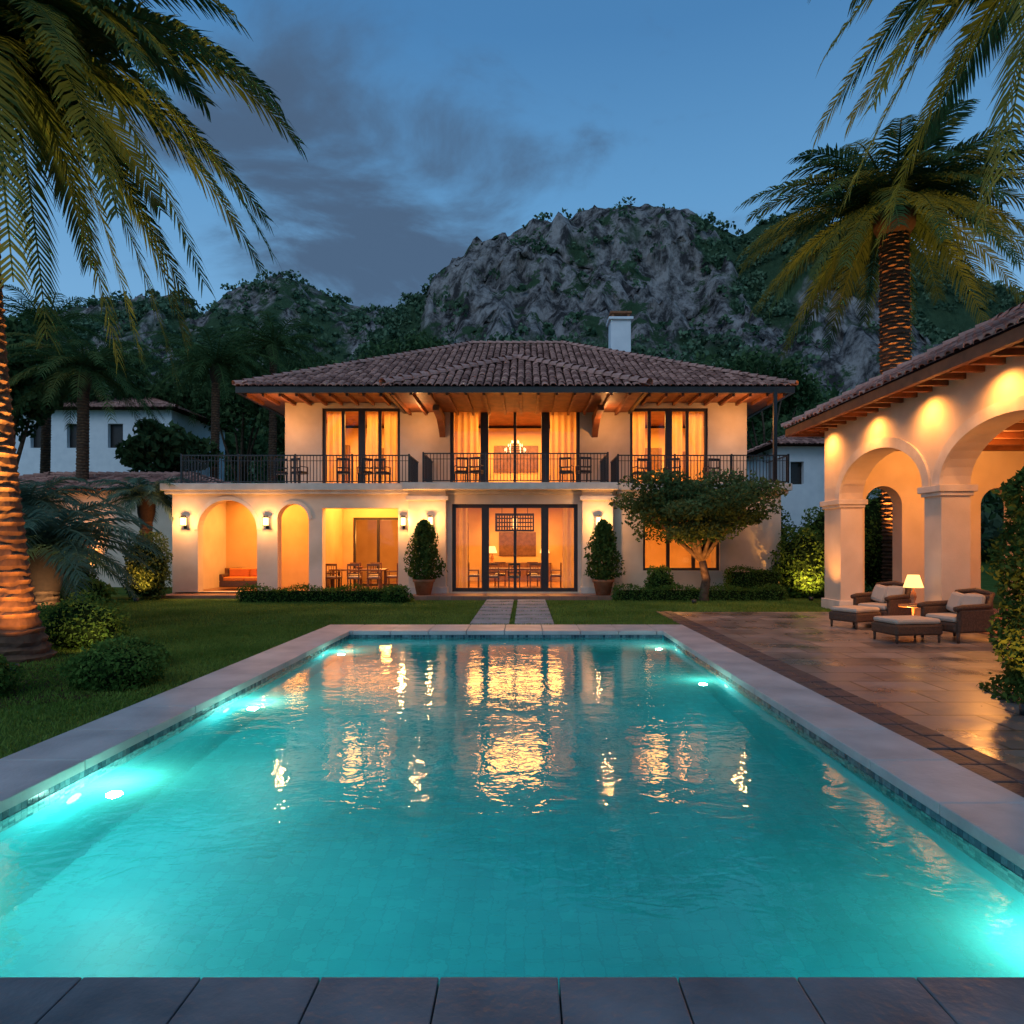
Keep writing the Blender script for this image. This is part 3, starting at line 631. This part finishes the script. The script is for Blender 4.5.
boxes('pavilion_floor',[(9.25,14.45,-2.7,19.05,.006,.03)],'tilefloor',Pv)
boxes('ceiling',[(9.21,14.49,-2.7,19.09,4.6,4.7)],'wood',Pv)
boxes('ceiling_beams',[(9.21,14.49,y,y+.16,4.42,4.598) for y in np.arange(-2,19,1.1)],'wood',Pv)
hiproof(7.85,15.3,-3.5,20.6,5.28,.52,Pv,'fl')
boxes('soffit',[(7.98,15.2,-3.4,20.5,5.155,5.20)],'wood',Pv)
boxes('fascia',[(7.85,7.97,-3.5,20.6,5.06,5.275),(7.972,15.3,20.48,20.6,5.06,5.275),(7.972,15.3,-3.5,-3.38,5.06,5.275)],'wood',Pv)
boxes('rafter_tails',[(7.99,8.597,y,y+.09,5.04,5.152) for y in np.arange(-3.2,20.4,.55)],'wood',Pv)
for y in (19.1,16.65,14.4,12.15): light('eave_spot','SPOT',(8.12,y,4.95),200,WARM,Pv,size=.04,aim=(8.75,y,3.0),spot=145,blend=.95)
for y in (16.6,12.2): light('ceiling_lamp','POINT',(11.2,y,4.0),320,WARM,Pv,size=.15)
for y in (19.1,14.4): light('floor_uplight','SPOT',(7.75,y-.4,.12),250,WARM,Pv,size=.04,aim=(8.75,y,3.2),spot=75,blend=.8)
# ---------------------------------------------------------------- FURNITURE
def armchair(x,y,rz,cush=2):
    e=empty('wicker_armchair',(x,y,0.01),rz)
    bs=[(-.42,.42,-.38,.38,.18,.36),(.32,.44,-.40,.40,.20,.86),(-.40,.40,-.45,-.36,.18,.62),(-.40,.40,.36,.45,.18,.62)]
    boxes('wicker_body',bs,'wicker',e,bevel=.04)
    tubes('legs',[([(sx,sy,0),(sx,sy,.2)],[.025,.035]) for sx in (-.38,.38) for sy in (-.40,.40)],'wicker',e)
    tubes('arm_rolls',[([(-.46,s*.41,.62),(-.3,s*.41,.645),(.3,s*.41,.66),(.42,s*.38,.88)],[.05,.055,.055,.04]) for s in (-1,1)]+[([(.42,-.40,.87),(.46,0,.93),(.42,.40,.87)],[.045,.05,.045])],'wicker',e)
    boxes('seat_cushion',[(-.40,.31,-.34,.34,.362,.48)],'cushion',e,bevel=.05)
    for k in range(cush):
        c=boxes('pillow_%d'%k,[(-.08,.08,-.2,.2,-.2,.2)],'cushion',e,bevel=.07); c.location=(.2,-.17+.34*k,.68); c.rotation_euler=(.15*k,.35,.2-.4*k)
    return e
def ottoman(x,y,rz,l=.8):
    e=empty('wicker_ottoman',(x,y,0.01),rz)
    boxes('wicker_body',[(-l/2,l/2,-.36,.36,.14,.34)],'wicker',e,bevel=.04)
    tubes('legs',[([(sx,sy,0),(sx,sy,.16)],[.022,.03]) for sx in (-l/2+.05,l/2-.05) for sy in (-.31,.31)],'wicker',e)
    boxes('seat_cushion',[(-l/2+.02,l/2-.02,-.34,.34,.342,.44)],'cushion',e,bevel=.045)
armchair(8.0,15.3,.5,2); ottoman(7.2,14.9,.45,.8)
armchair(8.15,12.9,.25,2); ottoman(7.12,12.75,.15,.95)
e=empty('side_table'); lathe('table_top',[(0,.55),(.28,.55),(.29,.53),(.28,.51),(.03,.5),(.03,.03),(.18,.02),(.18,0)],(8.05,14.15,.01),'tablewood',e)
tablelamp(8.05,14.15,.56,1.0,16)
def chair(x,y,z,rz,mat='tablewood',name='dining_chair'):
    e=empty(name,(x,y,z),rz)
    bs=[(-.23,.23,-.22,.22,.42,.47)]+[(sx,sx+.04,sy,sy+.04,0,.42) for sx in (-.22,.18) for sy in (-.21,.17)]
    bs+=[(sx,sx+.04,.18,.22,.47,.98) for sx in (-.22,.18)]+[(-.18,.18,.185,.215,.9,.98),(-.18,.18,.185,.215,.6,.65)]
    bs+=[(sx,sx+.02,.19,.21,.65,.9) for sx in (-.1,-.01,.08)]+[(sx,sx+.03,-.2,.2,.66,.69) for sx in (-.24,.21)]+[(sx,sx+.03,-.2,-.17,.47,.66) for sx in (-.24,.21)]
    boxes('chair_frame',bs,mat,e,bevel=.006); boxes('chair_cushion',[(-.2,.2,-.2,.17,.472,.52)],'cushion' if mat!='darkmetal' else 'wicker',e,bevel=.02)
def table(x,y,z,lx,ly,name='dining_table'):
    e=empty(name,(x,y,z)); boxes('table_top',[(-lx/2,lx/2,-ly/2,ly/2,.71,.76)],'tablewood',e,bevel=.012)
    boxes('table_legs',[(sx*(lx/2-.12)-.04,sx*(lx/2-.12)+.04,sy*(ly/2-.12)-.04,sy*(ly/2-.12)+.04,0,.708) for sx in (-1,1) for sy in (-1,1)],'tablewood',e,bevel=.008)
    lathe('bowl',[(0,.765),(.08,.77),(.16,.85),(.15,.85),(.05,.79)],(0,0,0),'terracotta',e)
table(-6.2,25.6,.14,2.0,1.0)
for x,y,r in ((-7.0,25.0,math.pi-.2),(-6.2,24.85,math.pi),(-5.5,24.85,math.pi+.1),(-6.6,26.4,0),(-5.8,26.4,0),(-4.95,25.6,-math.pi/2)): chair(x,y,.14,r)
table(-.4,26.6,.14,2.4,1.1)
for x,y,r in ((-1.2,25.8,math.pi),(-.4,25.7,math.pi),(.4,25.8,math.pi),(-2.0,26.6,math.pi/2),(1.2,26.6,-math.pi/2),(-1.0,27.4,0),(.3,27.4,0)): chair(x,y,.14,r,'tablewood' if x!=-.4 else 'darkmetal')
for x,y,r in ((-8.9,24.9,.4),(-8.2,24.8,-.4),(-6.6,24.8,.2),(-5.2,24.9,-.3),(-5.8,24.8,.6),(-2.3,24.6,.3),(-1.7,24.5,-.5),(1.5,24.6,-.3),(2.1,24.5,.3),(4.2,24.9,.3),(5.4,24.8,-.2),(6.8,24.9,.2)): chair(x,y,3.955,r+math.pi,'darkmetal','balcony_chair')
e=empty('outdoor_sofa',(-10.4,25.6,.14))
boxes('sofa_base',[(-.9,.9,-.4,.4,.1,.32),(-.9,.9,.3,.42,.32,.75),(-.9,-.78,-.4,.3,.32,.58),(.78,.9,-.4,.3,.32,.58)],'wicker',e,bevel=.03)
boxes('sofa_cushions',[(-.77,-.01,-.38,.29,.322,.47),(.01,.77,-.38,.29,.322,.47),(-.76,0,.14,.29,.472,.78),(.02,.76,.14,.29,.472,.78)],'redcushion',e,bevel=.04)
# ---------------------------------------------------------------- PLANTS
def potplant(x,y):
    e=empty('potted_cypress'); lathe('pot',[(0,0),(.24,0),(.33,.42),(.37,.44),(.37,.52),(.31,.52),(.30,.46),(0,.46)],(x,y,.13),'terracotta',e)
    n=4200; t=R.random(n)**.9; rr=.56*(1-t)**.42*np.minimum(1,t*6+.4); a=R.uniform(0,6.28,n); k=R.uniform(.3,1.25,n)*(1+.22*np.sin(a*3+t*9))
    C=np.stack([x+rr*k*np.cos(a),y+rr*k*np.sin(a),.62+t*2.0],1); leaves('foliage',C,.065,'coneleaf',e,bias=(0,0,.8))
    tubes('stem',[([(x,y,.4),(x,y,1.8)],[.04,.02])],'bark',e)
potplant(-3.4,22.95); potplant(2.62,22.85)
hedge_box('clipped_hedge',-9.0,-3.9,21.3,21.9,.42)
hedge_box('clipped_hedge',2.9,8.4,21.9,22.5,.40)
bush('box_shrub',(-4.0,21.3,.2),(.45,.4,.35),1500)
bush('box_shrub',(4.55,23.1,.5),(.5,.45,.62),2200)
hedge_box('clipped_hedge',6.9,8.6,22.9,23.6,.95)
tree('olive_tree',(5.75,22.0,0),(5.6,21.9,3.05),(2.75,1.9,1.4),40,430,.075,.15,'olive','bark',12,.32)
for (x,y,r,h) in ((9.6,23.5,1.0,1.3),(11.0,24.5,1.3,1.8),(8.9,25.5,1.1,1.9),(12.9,24.5,1.4,2.2)): bush('garden_shrub',(x,y,h*.85),(r,r,h),3600,.07)
bush('garden_shrub',(-12.5,22.6,1.0),(.75,.7,1.2),3000,.06,'olive')
bush('garden_shrub',(-14.8,22.0,.7),(.9,.8,.9),2200,.07,'coneleaf')
bush('garden_shrub',(-15.9,19.5,.5),(1.1,.9,.8),2200,.07,'leaf')
bush('garden_shrub',(-13.3,20.6,.35),(.8,.6,.5),1800,.06,'leaf')
for c,r,n in (((-7.75,11.9,.38),(.72,.62,.52),4600),((-5.2,8.7,.22),(.55,.48,.34),4000),((-6.5,8.1,.2),(.42,.4,.34),2600),((-8.9,12.4,.3),(.6,.6,.45),2000),((-5.75,9.9,.18),(.5,.45,.3),2400)): bush('box_shrub',c,r,n,.032)
mk('planting_bed',[(-14,7.0,.003),(-6.2,7.2,.003),(-4.9,8.2,.003),(-5.0,9.4,.003),(-6.6,10.8,.003),(-6.9,12.6,.003),(-9,14.5,.003),(-16,14.5,.003)],[tuple(range(8))],'soil')
e=empty('ivy_topiary'); cx,cy=6.05,7.9
tubes('stem',[([(cx+.15,cy+.05,0),(cx+.1,cy,1.2),(cx+.15,cy+.05,2.5)],[.16,.13,.08])],'bark',e)
n=17000; a=R.uniform(0,6.28,n); z=R.random(n)*2.85; k=(1+.18*np.sin(a*4+z*3)+.15*np.sin(z*7+a)+R.normal(size=n)*.08)*np.where(R.random(n)<.3,R.uniform(.3,1,n),1)
k*=np.where(z>2.4,1-(z-2.4)*1.5,1)*(1+.35*np.exp(-z*5))
leaves('leaves',np.stack([cx+.15+.5*k*np.cos(a),cy+.05+.46*k*np.sin(a),z],1),.042,'coneleaf',e)
def cyc(name,x,y,z,n,Rr,seed,tr=.18,mat='bluepalm',ll=.35):
    return palm(name,(x,y,0),(x+.01,y,z),tr,tr,rfronds(n,Rr,seed,.9,.75),ll,34,mat,.12,1.2,seg=16)
cyc('cycad_palm',-10.2,14.5,1.5,44,2.1,3,.25,ll=.5)
cyc('cycad_palm',-14.3,19.5,2.6,34,2.0,4,.2,ll=.5)
cyc('cycad_palm',-13.6,24.5,3.3,30,1.7,5,.2,ll=.45)
cyc('cycad_palm',-12.5,16.5,1.0,34,1.6,14,.2,ll=.5)
lf=[(0.0,5.0,1.9,1.0),(.12,4.5,1.6,2.7),(-.1,3.9,1.3,3.7),(.2,2.7,1.2,4.7),(-.25,1.5,1.0,4.5),(.3,4.9,2.2,.4),(-.4,4.2,1.7,1.6),(-.5,3.6,1.4,3.2),(.5,4.3,1.5,2.6),(-.85,2.8,1.1,4.2),(.75,3.2,1.2,3.8),(-.05,4.4,2.4,-.3),(.05,2.0,1,4.6),(.6,2.3,1,4.4)]
palm('palm_tree',(-7.9,10.7,0),(-8.75,10.9,9.3),.26,.22,lf+rfronds(26,4.3,11),.68,90,flare=1.7)
palm('palm_tree',(12.75,23.2,0),(12.55,23.2,12.9),.50,.44,rfronds(60,5.1,21,.62,.85),.80,58,flare=1.2)
rf_=[(math.pi,4.0,1.6,1.5),(math.pi+.15,3.8,1.3,2.7),(math.pi-.2,3.5,1.1,3.2),(math.pi-.45,3.8,1.6,1.6),(math.pi+.3,2.6,1.0,3.8),(math.pi-.1,1.9,1,4.0),(math.pi-.6,3.0,1.2,3.2),(math.pi,4.1,2.2,.5)]
palm('palm_tree',(8.1,9.2,0),(8.15,9.4,9.9),.3,.26,rf_+rfronds(14,3.6,31),.62,80)
palm('palm_tree',(-19.6,30,0),(-19.4,30,9.2),.28,.22,rfronds(40,3.6,41,.8,.9),.6,38)
palm('palm_tree',(-16.6,36,0),(-16.3,36,11.0),.25,.2,rfronds(36,3.8,42,.8,.9),.6,34)
palm('palm_tree',(-14.2,38,0),(-14.0,38,12.6),.25,.2,rfronds(32,3.6,43,.8,.9),.6,30)
palm('palm_tree',(-25.5,36,0),(-25.2,36,13.0),.25,.2,rfronds(32,3.8,44,.8,.9),.6,30)
def uplight(x,y,aim,p,spot=60,c=WARM):
    e=empty('garden_spotlight'); lathe('housing',[(0,0),(.07,0),(.075,.12),(.055,.12),(.055,.09),(0,.09)],(x,y,.0),'darkmetal',e,12)
    light('spot','SPOT',(x,y,.2),p,c,e,size=.05,aim=aim,spot=spot,blend=.7)
GOLD=(1,.46,.10)
uplight(-7.2,9.6,(-7.98,10.7,1.9),620,80)
uplight(-7.6,9.5,(-7.9,10.6,9.3),6500,52,GOLD)
uplight(8.0,8.0,(6.9,9.2,9.5),5500,60,GOLD)
uplight(11.7,22.0,(12.65,23.2,10.5),6500,42)
uplight(13.0,21.5,(12.6,23.0,12.9),5000,60,GOLD)
uplight(-12.3,21.6,(-12.5,22.6,1.3),240,80)
uplight(-14.8,20.9,(-14.9,22,1),380,90,(1,.75,.2))
uplight(5.2,21.0,(5.7,22,3),360,95)
uplight(9.3,22.2,(9.8,24,1.8),500,90,GOLD)
uplight(5.3,7.2,(5.95,7.9,1.4),150,90)
uplight(-18.4,28.6,(-19.5,30,7),1400,60)
uplight(-9.6,13.6,(-10.2,14.5,1.8),110,100,(1,.7,.35))
uplight(-6.9,11.1,(-7.6,11.8,.5),35,100,(1,.6,.25))
# ---------------------------------------------------------------- NEIGHBOURS
nb=empty('neighbour_house')
wall('wall','x',-34,-23.3,45,.3,0,10.7,[(-32.6,-31.6,8.2,9.8,0),(-30.2,-29.2,8.2,9.8,0),(-27.5,-26.5,8.2,9.8,0),(-25.4,-24.6,8.2,9.8,0)],'white',nb)
box('side_wall',-23.6,-23.3,45.3,53,0,10.7,'white',nb); box('window_back',-33.6,-23.7,45.32,45.4,0,10.6,'frame',nb)
hiproof(-34.8,-22.6,44.3,54,10.72,.35,nb,'fr')
nb2=empty('neighbour_house'); wall('wall','x',13.3,19,36,.3,0,7.0,[(14.0,14.7,5.0,6.2,0),(16,17,5,6.2,0)],'white',nb2)
box('window_back',13.4,18.9,36.32,36.4,0,6.9,'frame',nb2); box('side_wall',13.3,13.6,36.42,42,0,7,'white',nb2); hiproof(12.7,19.6,35.4,42.5,7.02,.4,nb2,'fl')
gw=empty('garden_outbuilding'); wall('wall','x',-24,-12.9,29.2,.3,0,4.1,[(-20,-18.6,0,2.4,0)],'plaster',gw); box('door_leaf',-20,-18.6,29.32,29.4,0,2.4,'tablewood',gw); hiproof(-24.5,-12.5,28.5,34,4.12,.30,gw,'fr')
# ---------------------------------------------------------------- TREES behind
def T(x,y,top,r,nb=16,per=260,ls=.22,name='broadleaf_tree'):
    tree(name,(x,y,0),(x,y,top-r*.95),(r,r*.9,r*.95),nb,per,ls,.22,'forest','bark',6,.42)
T(-6.7,47,17.0,3.7,22); T(-10.8,46,15.4,3.3); T(-23.5,31,12.2,2.8); T(-26,31,13.6,3.4); T(-30,48,16,4); T(-24.5,50,16,3.6)
T(-15.2,46,15.2,3.4); T(-19.5,47,15.5,3.4); T(-12.5,40,11.2,2.6); T(16.5,38,10,3); T(20,36,11,3.6); T(25,38,13,4); T(12,46,14,3.6); T(17,48,16,3.8); T(30,34,13,4.2); T(-17.5,33,8.2,2.0,12)
def forest(name,n,xr,yf,hf,rr,per,ls,mat):
    pts=[];vv=[]
    for i in range(n):
        x=R.uniform(*xr); y=yf(x); r=R.uniform(*rr); h=hf(x,y)
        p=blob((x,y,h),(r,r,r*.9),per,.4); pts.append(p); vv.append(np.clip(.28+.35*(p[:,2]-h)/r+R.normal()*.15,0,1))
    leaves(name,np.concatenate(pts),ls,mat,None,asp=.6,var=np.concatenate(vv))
forest('background_trees',320,(-75,75),lambda x:R.uniform(54,84),lambda x,y:3+R.uniform(0,7)+(y-54)*.36,(2.2,4.0),270,.34,'forest')
# ---------------------------------------------------------------- MOUNTAINS
def mountain(name,pts,D,y0,back,nx,ny,xr,rockc,seed,ntree,ts):
    X_=np.array([p[0] for p in pts]);Z_=np.array([p[1] for p in pts])
    xs=np.linspace(xr[0],xr[1],nx); ys=y0+(D+back-y0)*np.linspace(0,1,ny)
    V=np.zeros((ny,nx,3)); A=np.zeros((ny,nx))
    for j,y in enumerate(ys):
        t=(y-y0)/(D-y0)
        for i,x in enumerate(xs):
            X0=x*(D/y)**.5
            zr=np.interp(X0,X_,Z_)
            n1=noise.fractal(Vector((x*.018+seed,y*.018,0)),.9,2.1,4)
            n2=noise.fractal(Vector((x*.11,y*.11,seed)),.7,2.2,4)
            rid=noise.ridged_multi_fractal(Vector((x*.05+seed,y*.035,3)),.8,2.2,4,1.0,2.0)-1.0
            rk=rockc(X0,t,n1,n2)
            if t<=1: prof=(t**1.15)*.80+.20*(1/(1+math.exp(-(t-.78)*22)))
            else: prof=1-(t-1)*.9
            edge=1 if t<.9 else max(.3,1-(t-.9)*7)
            z=zr*prof + n1*8*min(1,t*2)*edge + n2*(1.6+4.2*rk)*(.5+.5*edge) + rid*(2.0+6.5*rk)*edge*min(1,t*2)
            V[j,i]=(x,y+(rk*n2*6),z); A[j,i]=rk
    idx=np.arange(nx*ny).reshape(ny,nx); F=np.stack([idx[:-1,:-1],idx[:-1,1:],idx[1:,1:],idx[1:,:-1]],-1).reshape(-1,4)
    e=empty(name); mk('terrain',V.reshape(-1,3),F,'mountain',e,A.ravel(),smooth=False)
    jj=R.integers(0,ny-2,ntree*3); ii=R.integers(0,nx-1,ntree*3); k=(A[jj,ii]<R.uniform(.0,1.0,len(jj))**2.0*1.1+.03); jj=jj[k][:ntree]; ii=ii[k][:ntree]
    base=V[jj,ii]; P=[];W=[]
    for b in base:
        r=R.uniform(.5,1.35)*ts; m_=26
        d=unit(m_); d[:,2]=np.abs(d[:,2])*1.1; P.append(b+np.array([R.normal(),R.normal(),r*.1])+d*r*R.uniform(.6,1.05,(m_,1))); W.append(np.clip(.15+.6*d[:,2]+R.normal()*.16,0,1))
    leaves('tree_cover',np.concatenate(P),ts*.30,'hazedforest',e,asp=.7,var=np.concatenate(W))
def sm(a,b,x): t=min(1,max(0,(x-a)/(b-a))); return t*t*(3-2*t)
def rockR(X0,t,n1,n2):
    c=sm(-38,-20,X0)*(1-sm(48,70,X0))*sm(.48,.66,t)
    c2=sm(44,70,X0)*(1-sm(95,130,X0))*sm(.45,.55,t)*(1-sm(.66,.80,t))*.85
    c3=sm(10,40,X0)*sm(.30,.40,t)*(1-sm(.45,.6,t))*.6
    m_=max(c,c2,c3)
    return min(1,max(0,m_*1.32+n1*.9+n2*.9-.33)) if m_>.02 else max(0,min(1,(n1+n2)*.9-.6))
def rockL(X0,t,n1,n2):
    c=sm(.45,.7,t)*.62
    return min(1,max(0,c+n1*.9+n2*.9-.27)) if t>.4 else 0
mountain('rocky_mountain',[(-120,20),(-63,46),(-42,76),(-31,83),(-18,94),(-2,102.5),(11,105.5),(24,109),(37,110.5),(56,108),(69,102),(76,106),(88,106),(105,101),(121,94),(140,86),(161,80),(217,70),(330,60)],220,72,30,340,175,(-110,250),rockR,3.3,8500,2.1)
mountain('wooded_hill',[(-420,95),(-340,100),(-246,106),(-185,116),(-162,120),(-150,110),(-133,120),(-112,127),(-91,119),(-73,111),(-54,109),(-35,102),(60,90)],320,130,30,240,110,(-380,60),rockL,9.1,5400,3.2)
# ---------------------------------------------------------------- WORLD
w=bpy.data.worlds.new('World'); sc.world=w; w.use_nodes=True; nt=w.node_tree; nt.nodes.clear()
out=N(nt,'ShaderNodeOutputWorld'); bg=N(nt,'ShaderNodeBackground'); L(nt,bg.outputs[0],out.inputs[0])
tc=N(nt,'ShaderNodeTexCoord'); sx=N(nt,'ShaderNodeSeparateXYZ'); L(nt,tc.outputs['Generated'],sx.inputs[0])
cr=N(nt,'ShaderNodeValToRGB'); L(nt,sx.outputs[2],cr.inputs[0]); el=cr.color_ramp.elements
el[0].position=0; el[0].color=(.24,.46,.73,1); el[1].position=1; el[1].color=(.045,.14,.32,1)
for p_,c_ in ((.3,(.18,.40,.67,1)),(.45,(.12,.32,.59,1)),(.6,(.07,.22,.46,1))): q=el.new(p_); q.color=c_
sky=N(nt,'ShaderNodeTexSky'); sky.sky_type='NISHITA'; sky.sun_disc=False; sky.sun_elevation=math.radians(1.0); sky.sun_rotation=math.radians(200); sky.ozone_density=6
sc1=N(nt,'ShaderNodeVectorMath',operation='SCALE'); L(nt,sky.outputs[0],sc1.inputs[0]); sc1.inputs['Scale'].default_value=.006
ad=N(nt,'ShaderNodeVectorMath',operation='ADD'); L(nt,cr.outputs[0],ad.inputs[0]); L(nt,sc1.outputs[0],ad.inputs[1])
dv=N(nt,'ShaderNodeMath',operation='ADD'); L(nt,sx.outputs[2],dv.inputs[0]); dv.inputs[1].default_value=.12
cx_=N(nt,'ShaderNodeMath',operation='DIVIDE'); L(nt,sx.outputs[0],cx_.inputs[0]); L(nt,dv.outputs[0],cx_.inputs[1])
cy_=N(nt,'ShaderNodeMath',operation='DIVIDE'); L(nt,sx.outputs[1],cy_.inputs[0]); L(nt,dv.outputs[0],cy_.inputs[1])
cb=N(nt,'ShaderNodeCombineXYZ'); L(nt,cx_.outputs[0],cb.inputs[0]); L(nt,cy_.outputs[0],cb.inputs[1]); cb.inputs[2].default_value=1.7
cn=N(nt,'ShaderNodeTexNoise'); cn.inputs['Scale'].default_value=2.3; cn.inputs['Detail'].default_value=9; cn.inputs['Roughness'].default_value=.57; cn.inputs['Distortion'].default_value=.35; L(nt,cb.outputs[0],cn.inputs['Vector'])
def dirmask(d,lo,hi):
    d=Vector(d).normalized(); vd=N(nt,'ShaderNodeVectorMath',operation='DOT_PRODUCT'); nn=N(nt,'ShaderNodeVectorMath',operation='NORMALIZE'); L(nt,tc.outputs['Generated'],nn.inputs[0]); L(nt,nn.outputs[0],vd.inputs[0]); vd.inputs[1].default_value=d
    mr=N(nt,'ShaderNodeMapRange',interpolation_type='SMOOTHSTEP'); L(nt,vd.outputs['Value'],mr.inputs[0]); mr.inputs[1].default_value=lo; mr.inputs[2].default_value=hi; return mr.outputs[0]
d1=dirmask((-.22,1,.53),.962,.998)
cm=N(nt,'ShaderNodeMath',operation='MULTIPLY_ADD'); L(nt,d1,cm.inputs[0]); cm.inputs[1].default_value=.22; L(nt,cn.outputs[0],cm.inputs[2])
mr=N(nt,'ShaderNodeMapRange',interpolation_type='SMOOTHSTEP'); L(nt,cm.outputs[0],mr.inputs[0]); mr.inputs[1].default_value=.52; mr.inputs[2].default_value=.77; mr.inputs[4].default_value=.95
cc=mixc(nt,mr.outputs[0],ad.outputs[0],(.07,.12,.205))
L(nt,cc,bg.inputs[0]); bg.inputs[1].default_value=1.0
s=bpy.data.lights.new('dusk_fill','SUN'); s.energy=.75; s.angle=math.radians(40); s.color=(.76,.87,1); so=bpy.data.objects.new('dusk_fill',s); so.rotation_euler=(math.radians(50),0,math.radians(-25)); link(so)  # broad cool fill lamp added to brighten the dusk scene, not a visible sun
# ---------------------------------------------------------------- CAMERA
cd=bpy.data.cameras.new('camera'); cam=bpy.data.objects.new('camera',cd); link(cam); cam.location=(0,0,1.8); cam.rotation_euler=(math.radians(90),0,0)
cd.lens=24; cd.sensor_width=36; cd.shift_x=-.0127; cd.shift_y=.0322; cd.clip_end=8000; cd.clip_start=.05
sc.camera=cam
